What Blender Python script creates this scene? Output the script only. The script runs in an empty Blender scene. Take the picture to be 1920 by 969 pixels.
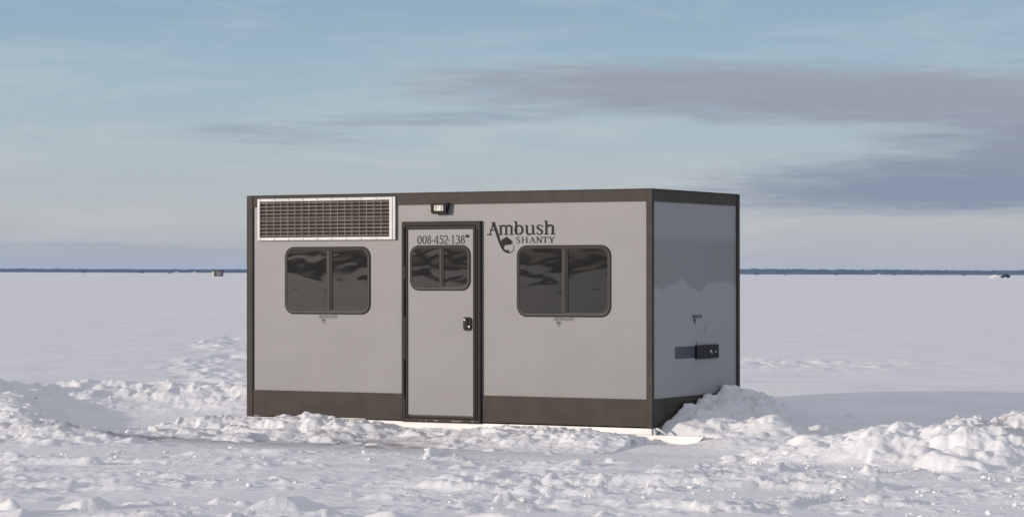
import bpy, bmesh, math, random
import numpy as np
from mathutils import Matrix, Vector
R = math.radians
random.seed(4)
S = bpy.context.scene
COL = S.collection

# ------------------------------------------------------------------ camera
EYE = 1.48
cam_d = bpy.data.cameras.new('camera'); cam = bpy.data.objects.new('camera', cam_d); COL.objects.link(cam)
S.camera = cam
cam_d.sensor_width = 36; cam_d.sensor_fit = 'HORIZONTAL'
cam_d.lens = 4868.17 / 1920 * 36
cam_d.clip_start = 0.1; cam_d.clip_end = 30000
M = (Matrix.Rotation(0.0056, 4, 'X') @ Matrix.Rotation(-0.00286, 4, 'Y')) @ Matrix.Rotation(R(90), 4, 'X')
M.translation = (0, 0, EYE)
cam.matrix_world = M

# ------------------------------------------------------------------ sky and sun
SUN_EL = R(10.5)
SUN_DIR = Vector((0.88, 0.47, 0)).normalized()          # the way the light travels
sun_from = Vector((-SUN_DIR.x * math.cos(SUN_EL), -SUN_DIR.y * math.cos(SUN_EL), math.sin(SUN_EL)))
sd = bpy.data.lights.new('sun', 'SUN'); so = bpy.data.objects.new('sun', sd); COL.objects.link(so)
sd.energy = 2.95; sd.angle = R(1.0); sd.color = (1.0, 0.875, 0.765)
so.rotation_euler = sun_from.to_track_quat('Z', 'Y').to_euler()

W = bpy.data.worlds.new('World'); S.world = W; W.use_nodes = True
nt = W.node_tree; nt.nodes.clear(); N = nt.nodes; Lk = nt.links
def val(nt, op, a, b=None, c=None, clamp=False):
    n = nt.nodes.new('ShaderNodeMath'); n.operation = op; n.use_clamp = clamp
    for i, v in enumerate((a, b, c)):
        if v is None: continue
        if isinstance(v, (int, float)): n.inputs[i].default_value = v
        else: nt.links.new(v, n.inputs[i])
    return n.outputs[0]
def mixc(nt, f, a, b):
    n = nt.nodes.new('ShaderNodeMix'); n.data_type = 'RGBA'
    for s, v in ((n.inputs[0], f), (n.inputs[6], a), (n.inputs[7], b)):
        if isinstance(v, (int, float)): s.default_value = v
        elif isinstance(v, tuple): s.default_value = (*v, 1) if len(v) == 3 else v
        else: nt.links.new(v, s)
    return n.outputs[2]
def smooth(nt, x, a, b):
    n = nt.nodes.new('ShaderNodeMapRange'); n.interpolation_type = 'SMOOTHSTEP'
    nt.links.new(x, n.inputs[0]); n.inputs[1].default_value = a; n.inputs[2].default_value = b
    return n.outputs[0]
def srgb(r, g, b):
    f = lambda c: (c / 255 / 12.92) if c / 255 <= .04045 else ((c / 255 + .055) / 1.055) ** 2.4
    return (f(r), f(g), f(b))
sky = N.new('ShaderNodeTexSky'); sky.sky_type = 'NISHITA'; sky.sun_disc = False
sky.sun_elevation = SUN_EL; sky.sun_rotation = math.atan2(sun_from.x, sun_from.y)
sky.air_density = 1.0; sky.dust_density = 1.2; sky.ozone_density = 1.4; sky.altitude = 0
tc = N.new('ShaderNodeTexCoord'); sep = N.new('ShaderNodeSeparateXYZ'); Lk.new(tc.outputs['Generated'], sep.inputs[0])
az = val(nt, 'MULTIPLY', val(nt, 'ARCTAN2', sep.outputs[0], sep.outputs[1]), 57.2958)     # degrees, 0 ahead
el = val(nt, 'MULTIPLY', val(nt, 'ARCSINE', sep.outputs[2]), 57.2958)
# a thin veil of high cirrostratus: pale grey near the horizon, bluer higher up
ramp = N.new('ShaderNodeValToRGB'); Lk.new(val(nt, 'DIVIDE', el, 40.0, clamp=True), ramp.inputs[0])
stops = [(0.0, srgb(177, 178, 187)), (1.2 / 40, srgb(186, 191, 195)), (2.4 / 40, srgb(178, 192, 200)), (4.2 / 40, srgb(162, 186, 201)), (6.0 / 40, srgb(145, 174, 197)), (13 / 40, srgb(165, 178, 195)), (1.0, srgb(188, 188, 199))]
cr = ramp.color_ramp
while len(cr.elements) < len(stops): cr.elements.new(0.5)
for e, (p, c) in zip(cr.elements, stops): e.position = p; e.color = (*c, 1)
def noise_at(sx, sy, scale, detail=5, rough=.55, dist=0., off=0.):
    cv = N.new('ShaderNodeCombineXYZ')
    Lk.new(val(nt, 'MULTIPLY', az, sx), cv.inputs[0]); Lk.new(val(nt, 'MULTIPLY', el, sy), cv.inputs[1]); cv.inputs[2].default_value = off
    n = N.new('ShaderNodeTexNoise'); n.inputs['Scale'].default_value = scale; n.inputs['Detail'].default_value = detail
    n.inputs['Roughness'].default_value = rough; n.inputs['Distortion'].default_value = dist
    Lk.new(cv.outputs[0], n.inputs['Vector']); return n.outputs[0]
def blob(ca, ce, ra, re, tilt=0.0):
    """soft ellipse of cloud round a direction: 1 at the centre, 0 at the rim"""
    da = val(nt, 'SUBTRACT', az, ca); de = val(nt, 'SUBTRACT', val(nt, 'SUBTRACT', el, ce), val(nt, 'MULTIPLY', da, tilt))
    q = val(nt, 'ADD', val(nt, 'POWER', val(nt, 'ABSOLUTE', val(nt, 'DIVIDE', da, ra)), 2), val(nt, 'POWER', val(nt, 'ABSOLUTE', val(nt, 'DIVIDE', de, re)), 2))
    return val(nt, 'SUBTRACT', 1.0, q)
wisp = noise_at(.16, 1.0, 1.5, 7, .6, .5, 3.1)
wisp2 = noise_at(.2, 1.25, 1.7, 8, .6, .3, 7.7)
fine = noise_at(.3, 3.4, 2.2, 6, .6, .3, 1.2)
shape = None
for b in (blob(10.0, 2.0, 6.4, .80, .03), blob(7.2, 3.9, 10.0, .72, -.03), blob(13.2, 2.9, 5.4, 1.75, 0)):
    b = val(nt, 'MAXIMUM', b, -1.5)
    shape = b if shape is None else val(nt, 'MAXIMUM', shape, b)
dens = val(nt, 'ADD', val(nt, 'MULTIPLY', shape, 1.5), val(nt, 'MULTIPLY', val(nt, 'SUBTRACT', wisp2, .5), 1.9))
dens = val(nt, 'ADD', dens, val(nt, 'MULTIPLY', val(nt, 'SUBTRACT', fine, .5), 1.5))
mask = smooth(nt, dens, -.45, 1.45)
thin = val(nt, 'MAXIMUM', blob(-5.4, 3.0, 3.2, .34, -.01), blob(-1.6, 3.4, 4.2, .24, .03)); thin = val(nt, 'MAXIMUM', thin, -1.5)
mthin = val(nt, 'MULTIPLY', smooth(nt, val(nt, 'ADD', thin, val(nt, 'MULTIPLY', val(nt, 'SUBTRACT', fine, .5), 3.)), .0, 1.6), .5)
bank = blob(-11, .08, 7.8, .60); bank = val(nt, 'MAXIMUM', bank, -2.)
mbank = val(nt, 'MULTIPLY', smooth(nt, val(nt, 'ADD', bank, val(nt, 'MULTIPLY', val(nt, 'SUBTRACT', noise_at(.7, 1.1, 2.4, 6, .5), .5), .75)), -.02, .22), .5)
veil = mixc(nt, .90, None, None) if False else None
skyn = N.new('ShaderNodeMix'); skyn.data_type = 'RGBA'; skyn.blend_type = 'MULTIPLY'; skyn.inputs[0].default_value = 1
Lk.new(sky.outputs[0], skyn.inputs[6]); skyn.inputs[7].default_value = (1, 1, 1, 1)
SKY_K = 0.10
VK = 1.0 / SKY_K
def times(c, k):
    n = N.new('ShaderNodeVectorMath'); n.operation = 'SCALE'; Lk.new(c, n.inputs[0]); n.inputs['Scale'].default_value = k; return n.outputs[0]
base = mixc(nt, .93, skyn.outputs[2], times(ramp.outputs[0], VK))
pale = mixc(nt, val(nt, 'MULTIPLY', smooth(nt, wisp, .42, .72), .24), base, tuple(c * VK for c in srgb(205, 208, 208)))
c1 = mixc(nt, mbank, pale, tuple(c * VK for c in srgb(156, 167, 180)))
c2 = mixc(nt, mthin, c1, tuple(c * VK for c in srgb(140, 150, 166)))
cloudcol = mixc(nt, smooth(nt, val(nt, 'ADD', el, val(nt, 'MULTIPLY', wisp2, 1.2)), 2.4, 4.9), tuple(c * VK for c in srgb(133, 145, 165)), tuple(c * VK for c in srgb(153, 157, 170)))
c3 = mixc(nt, val(nt, 'MULTIPLY', mask, .92), c2, cloudcol)
bg = N.new('ShaderNodeBackground'); bg.inputs[1].default_value = SKY_K; Lk.new(c3, bg.inputs[0])
wo = N.new('ShaderNodeOutputWorld'); Lk.new(bg.outputs[0], wo.inputs[0])

S.view_settings.view_transform = 'Standard'; S.view_settings.look = 'None'
S.view_settings.exposure = 0.0; S.view_settings.gamma = 1.0; S.view_settings.use_curve_mapping = False
S.render.engine = 'CYCLES'; S.cycles.max_bounces = 6; S.cycles.volume_bounces = 1

# ------------------------------------------------------------------ helpers
def tag(o, label=None, cat=None, group=None, kind=None):
    for k, v in (('label', label), ('category', cat), ('group', group), ('kind', kind)):
        if v: o[k] = v
    return o
def empty(name, loc, rz=0):
    o = bpy.data.objects.new(name, None); COL.objects.link(o); o.location = loc; o.rotation_euler = (0, 0, rz); o.empty_display_size = .2
    return o
def obj(name, bm, mat, parent=None, smooth_=False):
    bmesh.ops.recalc_face_normals(bm, faces=bm.faces)
    me = bpy.data.meshes.new(name); bm.to_mesh(me); bm.free()
    o = bpy.data.objects.new(name, me); COL.objects.link(o); me.materials.append(mat)
    if smooth_:
        for p in me.polygons: p.use_smooth = True
    if parent: o.parent = parent
    return o
def box(bm, x0, x1, y0, y1, z0, z1, bev=0.0):
    v = [bm.verts.new(p) for p in ((x0, y0, z0), (x1, y0, z0), (x1, y1, z0), (x0, y1, z0), (x0, y0, z1), (x1, y0, z1), (x1, y1, z1), (x0, y1, z1))]
    fs = [bm.faces.new([v[i] for i in q]) for q in ((0, 3, 2, 1), (4, 5, 6, 7), (0, 1, 5, 4), (1, 2, 6, 5), (2, 3, 7, 6), (3, 0, 4, 7))]
    if bev:
        es = {e for f in fs for e in f.edges}
        bmesh.ops.bevel(bm, geom=list(es), offset=bev, segments=2, affect='EDGES', profile=.6)
def rrect(x0, x1, z0, z1, r, n=8):
    pts = []
    for cx, cz, a0 in ((x1 - r, z1 - r, 0), (x0 + r, z1 - r, 90), (x0 + r, z0 + r, 180), (x1 - r, z0 + r, 270)):
        for i in range(n + 1):
            a = R(a0 + 90 * i / n); pts.append((cx + r * math.cos(a), cz + r * math.sin(a)))
    return pts
def plate(bm, pts, y0, y1):
    """prism of an outline in the XZ plane from y0 (front) back to y1"""
    a = [bm.verts.new((x, y0, z)) for x, z in pts]; b = [bm.verts.new((x, y1, z)) for x, z in pts]
    n = len(pts)
    bm.faces.new(a); bm.faces.new(b[::-1])
    for i in range(n): bm.faces.new((a[i], b[i], b[(i + 1) % n], a[(i + 1) % n]))
def ring(bm, outer, inner, y0, y1, chamfer=0.0):
    n = len(outer)
    A = [bm.verts.new((x, y1, z)) for x, z in outer]; B = [bm.verts.new((x, y0 + chamfer, z)) for x, z in outer]
    oc = [(o[0] + (i[0] - o[0]) * .22, o[1] + (i[1] - o[1]) * .22) for o, i in zip(outer, inner)]
    Cc = [bm.verts.new((x, y0, z)) for x, z in oc]
    D = [bm.verts.new((x, y0 + chamfer * .3, z)) for x, z in inner]; E_ = [bm.verts.new((x, y1, z)) for x, z in inner]
    for P, Q in ((A, B), (B, Cc), (Cc, D), (D, E_)):
        for i in range(n): bm.faces.new((P[i], P[(i + 1) % n], Q[(i + 1) % n], Q[i]))
def cyl(bm, p0, p1, r, seg=12, r2=None):
    p0 = Vector(p0); p1 = Vector(p1); d = p1 - p0
    m = Matrix.Translation((p0 + p1) / 2) @ d.to_track_quat('Z', 'Y').to_matrix().to_4x4()
    bmesh.ops.create_cone(bm, cap_ends=True, segments=seg, radius1=r, radius2=r if r2 is None else r2, depth=d.length, matrix=m)
def tube_path(bm, pts, r, seg=8, closed=False):
    n = len(pts)
    rings = []
    P = [Vector(p) for p in pts]
    for i in range(n):
        a = P[(i - 1) % n] if (closed or i > 0) else P[i]; b = P[(i + 1) % n] if (closed or i < n - 1) else P[i]
        t = (b - a).normalized(); up = Vector((0, 0, 1)) if abs(t.z) < .9 else Vector((0, 1, 0))
        s = t.cross(up).normalized(); u = s.cross(t)
        rings.append([bm.verts.new(P[i] + (s * math.cos(2 * math.pi * k / seg) + u * math.sin(2 * math.pi * k / seg)) * r) for k in range(seg)])
    for i in range(n if closed else n - 1):
        A, B = rings[i], rings[(i + 1) % n]
        for k in range(seg): bm.faces.new((A[k], A[(k + 1) % seg], B[(k + 1) % seg], B[k]))
    if not closed: bm.faces.new(rings[0][::-1]); bm.faces.new(rings[-1])

# ------------------------------------------------------------------ materials
def material(name, col, rough=.5, metal=0., var=.06, vscale=6., bump=0., bscale=40., spec=.5, ior=1.5, coat=0., col2=None, stretch=(1, 1, 1), brough=None):
    m = bpy.data.materials.new(name); m.use_nodes = True; t = m.node_tree; b = t.nodes['Principled BSDF']
    c = t.nodes.new('ShaderNodeTexCoord'); mp = t.nodes.new('ShaderNodeMapping'); mp.inputs['Scale'].default_value = stretch
    t.links.new(c.outputs['Object'], mp.inputs[0])
    n = t.nodes.new('ShaderNodeTexNoise'); n.inputs['Scale'].default_value = vscale; n.inputs['Detail'].default_value = 6; t.links.new(mp.outputs[0], n.inputs['Vector'])
    c2 = col2 or tuple(x * (1 + var * 2) for x in col); c1 = tuple(x * (1 - var * 2) for x in col) if not col2 else col
    t.links.new(mixc(t, smooth(t, n.outputs[0], .3, .7), c1, c2), b.inputs['Base Color'])
    b.inputs['Roughness'].default_value = rough; b.inputs['Metallic'].default_value = metal; b.inputs['IOR'].default_value = ior
    b.inputs['Specular IOR Level'].default_value = spec; b.inputs['Coat Weight'].default_value = coat
    if bump:
        nb = t.nodes.new('ShaderNodeTexNoise'); nb.inputs['Scale'].default_value = bscale; nb.inputs['Detail'].default_value = 3; t.links.new(mp.outputs[0], nb.inputs['Vector'])
        bp = t.nodes.new('ShaderNodeBump'); bp.inputs['Distance'].default_value = bump; t.links.new(nb.outputs[0], bp.inputs['Height']); t.links.new(bp.outputs[0], b.inputs['Normal'])
    return m
M_TRIM = material('bronze_painted_aluminium', (.060, .050, .043), .55, spec=.12, var=.05, bump=.0006, bscale=9)
M_DOORFRAME = material('dark_bronze_door_frame', (.028, .023, .020), .5, spec=.15)
M_DARK = material('black_rubber_and_paint', (.014, .012, .012), .6, spec=.2)
M_BLACK = material('black_plastic', (.004, .004, .006), .45, spec=.15)
M_VINYL = material('dark_grey_vinyl', (.030, .027, .025), .7, spec=.1, var=.02)
M_VINYL_PALE = material('faded_grey_vinyl', (.13, .12, .115), .7, spec=.1, var=.02)
M_WHITE = material('white_powder_coat', (.80, .78, .75), .45, var=.03, vscale=3)
M_CREAM = material('cream_louvre_metal', (.25, .215, .185), .5, var=.08)
M_CHROME = material('chrome', (.7, .7, .7), .15, metal=1)
M_LENS = material('flood_lens', (.42, .41, .36), .25, var=.1, vscale=30)
M_FRAME = material('bronze_window_frame', (.048, .040, .035), .45, spec=.15, var=.05)
def glass_mat():
    m = bpy.data.materials.new('tinted_window_glass'); m.use_nodes = True; t = m.node_tree; b = t.nodes['Principled BSDF']
    b.inputs['Base Color'].default_value = (.015, .0145, .014, 1); b.inputs['Roughness'].default_value = .03; b.inputs['IOR'].default_value = 1.56
    c = t.nodes.new('ShaderNodeTexCoord'); g = t.nodes.new('ShaderNodeNewGeometry')
    mp = t.nodes.new('ShaderNodeMapping'); mp.inputs['Scale'].default_value = (1.0, 1.0, 2.2); t.links.new(g.outputs['Position'], mp.inputs[0])
    n = t.nodes.new('ShaderNodeTexNoise'); n.inputs['Scale'].default_value = 3.2; n.inputs['Detail'].default_value = 1.2; n.inputs['Roughness'].default_value = .35; n.inputs['Distortion'].default_value = .4
    t.links.new(mp.outputs[0], n.inputs['Vector'])
    bp = t.nodes.new('ShaderNodeBump'); bp.inputs['Distance'].default_value = .0009; bp.inputs['Strength'].default_value = 1.0
    t.links.new(n.outputs[0], bp.inputs['Height']); t.links.new(bp.outputs[0], b.inputs['Normal'])
    return m
M_GLASS = glass_mat()
def panel_mat():
    m = bpy.data.materials.new('grey_composite_panel'); m.use_nodes = True; t = m.node_tree; b = t.nodes['Principled BSDF']
    c = t.nodes.new('ShaderNodeTexCoord')
    n = t.nodes.new('ShaderNodeTexNoise'); n.inputs['Scale'].default_value = 1.1; n.inputs['Detail'].default_value = 4; t.links.new(c.outputs['Object'], n.inputs['Vector'])
    mp = t.nodes.new('ShaderNodeMapping'); mp.inputs['Scale'].default_value = (14, 14, 1.0); t.links.new(c.outputs['Object'], mp.inputs[0])
    st = t.nodes.new('ShaderNodeTexNoise'); st.inputs['Scale'].default_value = 1.0; st.inputs['Detail'].default_value = 5; t.links.new(mp.outputs[0], st.inputs['Vector'])
    a = mixc(t, smooth(t, n.outputs[0], .3, .7), (.224, .221, .219), (.240, .238, .237))
    a = mixc(t, val(t, 'MULTIPLY', smooth(t, st.outputs[0], .50, .75), .12), a, (.20, .188, .176))
    # reflected snow painted paler on the lower end wall, ragged along its upper edge
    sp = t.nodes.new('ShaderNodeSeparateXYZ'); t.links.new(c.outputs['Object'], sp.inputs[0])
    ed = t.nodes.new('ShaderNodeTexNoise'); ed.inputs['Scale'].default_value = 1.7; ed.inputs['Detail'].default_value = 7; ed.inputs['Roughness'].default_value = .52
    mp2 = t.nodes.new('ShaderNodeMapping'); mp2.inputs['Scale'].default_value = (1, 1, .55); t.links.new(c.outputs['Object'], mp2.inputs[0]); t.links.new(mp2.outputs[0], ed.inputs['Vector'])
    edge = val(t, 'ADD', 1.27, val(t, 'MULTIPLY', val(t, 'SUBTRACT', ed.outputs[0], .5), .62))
    snow_refl = smooth(t, val(t, 'SUBTRACT', edge, sp.outputs[2]), -.01, .035)
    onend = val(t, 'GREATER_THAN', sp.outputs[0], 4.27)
    a2 = mixc(t, val(t, 'MULTIPLY', snow_refl, onend), a, (.31, .312, .318))
    upper = smooth(t, sp.outputs[2], 1.60, 1.72)  # paler band near the top: reflected cloud painted into the colour
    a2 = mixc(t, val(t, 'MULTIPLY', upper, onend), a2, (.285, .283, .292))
    t.links.new(a2, b.inputs['Base Color'])
    b.inputs['Roughness'].default_value = .42; b.inputs['Specular IOR Level'].default_value = .3
    nb = t.nodes.new('ShaderNodeTexNoise'); nb.inputs['Scale'].default_value = 2.2; nb.inputs['Detail'].default_value = 2; t.links.new(c.outputs['Object'], nb.inputs['Vector'])
    bp = t.nodes.new('ShaderNodeBump'); bp.inputs['Distance'].default_value = .004; t.links.new(nb.outputs[0], bp.inputs['Height']); t.links.new(bp.outputs[0], b.inputs['Normal'])
    return m
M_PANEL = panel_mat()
def snow_mat(name, stain=None):
    m = bpy.data.materials.new(name); m.use_nodes = True; t = m.node_tree; b = t.nodes['Principled BSDF']
    g = t.nodes.new('ShaderNodeNewGeometry')
    n = t.nodes.new('ShaderNodeTexNoise'); n.inputs['Scale'].default_value = .9; n.inputs['Detail'].default_value = 8; t.links.new(g.outputs['Position'], n.inputs['Vector'])
    col = mixc(t, smooth(t, n.outputs[0], .35, .65), (.785, .782, .795), (.845, .842, .852))
    if stain:
        at = t.nodes.new('ShaderNodeVertexColor'); at.layer_name = 'stain'
        spc = t.nodes.new('ShaderNodeSeparateColor'); t.links.new(at.outputs[0], spc.inputs[0])
        fn = t.nodes.new('ShaderNodeTexNoise'); fn.inputs['Scale'].default_value = 7; fn.inputs['Detail'].default_value = 8; fn.inputs['Roughness'].default_value = .65
        t.links.new(g.outputs['Position'], fn.inputs['Vector']); k = smooth(t, fn.outputs[0], .36, .68)
        col = mixc(t, val(t, 'MULTIPLY', spc.outputs[0], k), col, (.30, .25, .22))      # brown slush
        col = mixc(t, val(t, 'MULTIPLY', spc.outputs[1], val(t, 'ADD', val(t, 'MULTIPLY', k, .6), .4)), col, (.34, .35, .38))      # trodden grey ice
    t.links.new(col, b.inputs['Base Color'])
    b.inputs['Roughness'].default_value = .75; b.inputs['Specular IOR Level'].default_value = .25
    nb = t.nodes.new('ShaderNodeTexNoise'); nb.inputs['Scale'].default_value = 14; nb.inputs['Detail'].default_value = 7; nb.inputs['Roughness'].default_value = .6; t.links.new(g.outputs['Position'], nb.inputs['Vector'])
    bp = t.nodes.new('ShaderNodeBump'); bp.inputs['Distance'].default_value = .016; bp.inputs['Strength'].default_value = .8
    t.links.new(nb.outputs[0], bp.inputs['Height']); t.links.new(bp.outputs[0], b.inputs['Normal'])
    return m
M_SNOW = snow_mat('snow', True); M_SNOW2 = snow_mat('packed_snow')

# ------------------------------------------------------------------ snow surface
def hashf(ix, iy, seed):
    h = (ix.astype(np.int64) * 374761393 + iy.astype(np.int64) * 668265263 + seed * 1442695041) & 0xffffffff
    h = ((h ^ (h >> 13)) * 1274126177) & 0xffffffff
    return ((h ^ (h >> 16)) & 0xffffff) / float(0xffffff)
def vnoise(x, y, seed=0):
    ix = np.floor(x); iy = np.floor(y); fx = x - ix; fy = y - iy
    fx = fx * fx * fx * (fx * (fx * 6 - 15) + 10); fy = fy * fy * fy * (fy * (fy * 6 - 15) + 10)
    a = hashf(ix, iy, seed); b = hashf(ix + 1, iy, seed); c = hashf(ix, iy + 1, seed); d = hashf(ix + 1, iy + 1, seed)
    return (a + (b - a) * fx + (c - a) * fy + (a - b - c + d) * fx * fy) * 2 - 1
def fbm(x, y, oct=4, seed=0, gain=.5, ridge=False):
    s = 0; a = 1; t = 0
    for o in range(oct):
        n = vnoise(x * 2 ** o + o * 17.3, y * 2 ** o - o * 9.1, seed + o)
        s = s + a * ((1 - 2 * np.abs(n)) if ridge else n); t += a; a *= gain
    return s / t
def sstep(x, a, b):
    t = np.clip((x - a) / (b - a), 0, 1); return t * t * (3 - 2 * t)
def polyline_dist(X, Y, pts):
    """distance to a polyline, and the parameter along it"""
    best = np.full(X.shape, 1e9); par = np.zeros(X.shape)
    for i in range(len(pts) - 1):
        ax, ay = pts[i]; bx, by = pts[i + 1]; dx, dy = bx - ax, by - ay
        t = np.clip(((X - ax) * dx + (Y - ay) * dy) / (dx * dx + dy * dy), 0, 1)
        d = np.hypot(X - ax - t * dx, Y - ay - t * dy)
        m = d < best; best = np.where(m, d, best); par = np.where(m, i + t, par)
    return best, par
YAW = -0.49917
e1 = (math.cos(YAW), math.sin(YAW)); e2 = (-math.sin(YAW), math.cos(YAW))
FR = (1.2337, 22.865); BL_, BW_, BH_ = 4.291, 1.922, 2.10
FL = (FR[0] - e1[0] * BL_, FR[1] - e1[1] * BL_)
def wall_coords(X, Y):
    dx, dy = X - FL[0], Y - FL[1]
    return dx * e1[0] + dy * e1[1], -(dx * e2[0] + dy * e2[1])       # s along the front from the left corner, t out from the front
def stamp(Z, xs, ys, clods, base=None):
    """press angular lumps of snow into a height field; each stands on the untouched surface"""
    Z0 = Z.copy()
    for (cx, cy, r, h, seed) in clods:
        rnd = random.Random(seed); asp = rnd.uniform(1.0, 1.9); th = rnd.uniform(-.6, .6)
        R_ = r * asp * 1.35
        i0, i1 = np.searchsorted(xs, (cx - R_, cx + R_)); j0, j1 = np.searchsorted(ys, (cy - R_, cy + R_))
        if i1 - i0 < 2 or j1 - j0 < 2: continue
        XX, YY = np.meshgrid(xs[i0:i1], ys[j0:j1]); dx, dy = (XX - cx) / r, (YY - cy) / r
        dx, dy = (dx * math.cos(th) + dy * math.sin(th)) / asp, (-dx * math.sin(th) + dy * math.cos(th))
        wob = .16 * fbm(XX / r * 1.1 + 3, YY / r * 1.1, 3, seed % 977, .6); dx = dx + wob; dy = dy - wob
        b = Z0[j0:j1, i0:i1]
        top = np.full(XX.shape, rnd.uniform(.55, 1.0)) + rnd.uniform(-.6, .6) * dx + rnd.uniform(-.4, .4) * dy
        k = rnd.randint(4, 7); a0 = rnd.uniform(0, 6.28)
        for q in range(k):
            a = a0 + 6.28 * q / k + rnd.uniform(-.45, .45); sl = rnd.uniform(1.0, 4.2); off = rnd.uniform(.45, 1.05)
            top = np.minimum(top, sl * (off - (dx * math.cos(a) + dy * math.sin(a))))
        hh = b - h * .12 + h * np.clip(top, -.5, 1.5) * 1.05 + .16 * h * fbm(XX / r * 2.1, YY / r * 2.1, 3, seed % 1000, .55)
        Z[j0:j1, i0:i1] = np.where(top > -.15, np.maximum(Z[j0:j1, i0:i1], hh), Z[j0:j1, i0:i1])
BERM = [(-9.5, 30.5), (-7.5, 30.0), (-6.2, 29.6), (-4.9, 30.2), (-3.9, 30.2), (-3.1, 29.8), (-2.2, 29.6)]
RIDGE = [(-6.3, 30.2), (-5.6, 28.6), (-5.15, 27.0), (-4.8, 25.6), (-4.35, 24.1), (-3.8, 22.8)]
def ground_h(X, Y):
    near = np.exp(-(np.maximum(np.hypot(X, Y - 22) - 14, 0) / 18) ** 2)
    Z = .045 * fbm(X / 9, Y / 9, 3, 5) * near + .012 * fbm(X / 1.7, Y / 1.3, 3, 9) * near
    Z += .10 * fbm(X / 40, Y / 30, 2, 44) * np.exp(-(Y / 90) ** 2) * sstep(Y, 34, 60)
    rough = sstep(-Y, -21.4, -20.2) * .85 + .15
    rough *= np.clip(.42 + 1.1 * fbm(X / 1.8, Y / .9, 2, 71), .10, 1.1)
    rough = rough * near
    crust = fbm(X / .75 + .4 * fbm(X / .3, Y / .3, 3, 36), Y / .60, 6, 25, .60); crust2 = fbm(X / .33, Y / .27, 6, 27, .62)
    broken = sstep(fbm(X / 1.7, Y / .8, 3, 29), -.05, .22) * sstep(-Y, -22.0, -20.6) * near
    Z += .8 * broken * (.030 * sstep(crust, .02, .09) + .026 * sstep(crust, .22, .27) - .03 * sstep(-crust, .20, .24) + .020 * sstep(crust2, .05, .10) * sstep(crust, -.1, .1))
    Z += rough * .030 * (fbm(X / .50, Y / .42, 5, 21, .58)) + rough * .030 * np.maximum(fbm(X / .24 + .3 * fbm(X * 3, Y * 3, 2, 35), Y / .20, 4, 33, .55, True), 0)
    s, t = wall_coords(X, Y)
    # trodden strip in front of the door, with the rubble line nearest the skids added separately
    strip = sstep(t, .45, 1.0) * (1 - sstep(t, 2.2, 2.8)) * sstep(s, -2.8, -1.8) * (1 - sstep(s, 5.6, 6.4))
    Z = Z * (1 - .75 * strip) - .035 * strip
    Z -= .024 * np.exp(-(((s - 4.68) / .26) ** 2 + ((t - .10) / .26) ** 2))
    # the snow bank across the back left and the nearer ridge that shades it
    d, p = polyline_dist(X, Y, BERM)
    w = np.clip(1 + .5 * fbm(X / .8, Y / .8, 3, 61), .3, 1.5)
    Z += (.115 * np.exp(-(d / .55) ** 2) * w + .04 * np.exp(-(d / 1.4) ** 2)) * (1 - sstep(p, 5.2, 6.0))
    d2, p2 = polyline_dist(X, Y, RIDGE)
    w2 = np.clip(1 + .45 * fbm(X / .7, Y / .7, 3, 65), .3, 1.4)
    Z += .12 * np.exp(-(d2 / .36) ** 2) * w2 * (1 - .55 * sstep(p2, 2.2, 5.0))
    mix = np.exp(-(d / 1.1) ** 2) + np.exp(-(d2 / .9) ** 2)
    Z += mix * (.04 * fbm(X / .33, Y / .33, 4, 81, .55) + .03 * np.maximum(fbm(X / .2, Y / .2, 2, 83, .5, True), 0))
    bowl = np.exp(-(((X + 3.9) / 1.3) ** 2 + ((Y - 27.3) / 2.3) ** 2) ** 2)
    Z -= .13 * bowl
    # lee drift behind the hut to the right
    Z += .22 * np.exp(-(((X - 2.4) / 3.4) ** 2 + ((Y - 31.0) / 2.2) ** 2))
    Z += .09 * np.exp(-(((X - 6.0) / 2.8) ** 2 + ((Y - 27.0) / 3.2) ** 2))
    # old tracks: left behind the hut, and a trampled patch at the right
    tr = np.exp(-((X + 4.6 + (Y - 40) * .10 + .3 * np.sin(Y * .5)) / .55) ** 2) * sstep(Y, 31, 34) * (1 - sstep(Y, 56, 66))
    Z += tr * .10 * fbm(X / .42, Y / .8, 3, 91, .6)
    tr2 = np.exp(-(((X - 4.6) / 1.8) ** 2 + ((Y - 42.5) / 2.6) ** 2))
    Z += tr2 * .09 * fbm(X / .42, Y / .8, 3, 93, .6)
    Z += .010 * sstep(Y, 33, 37) * (1 - sstep(Y, 90, 140)) * np.maximum(fbm(X / 2.6, Y / .9, 4, 99), 0)
    back = sstep(Y, 34, 40) * (1 - sstep(Y, 150, 400))
    Z += back * .035 * sstep(fbm(X / 9, Y / 14, 3, 97), .25, .7) * (.4 + fbm(X / 1.5, Y / 2.2, 3, 98))
    return Z
def axis(knots):
    out = [knots[0][0]]
    for (a, st), (b, st2) in zip(knots, knots[1:]):
        x = a
        while x < b - 1e-6:
            f = (x - a) / (b - a); stp = st * (st2 / st) ** f
            x = min(b, x + stp); out.append(x)
    return np.array(sorted(set(np.round(out, 4))))
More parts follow.
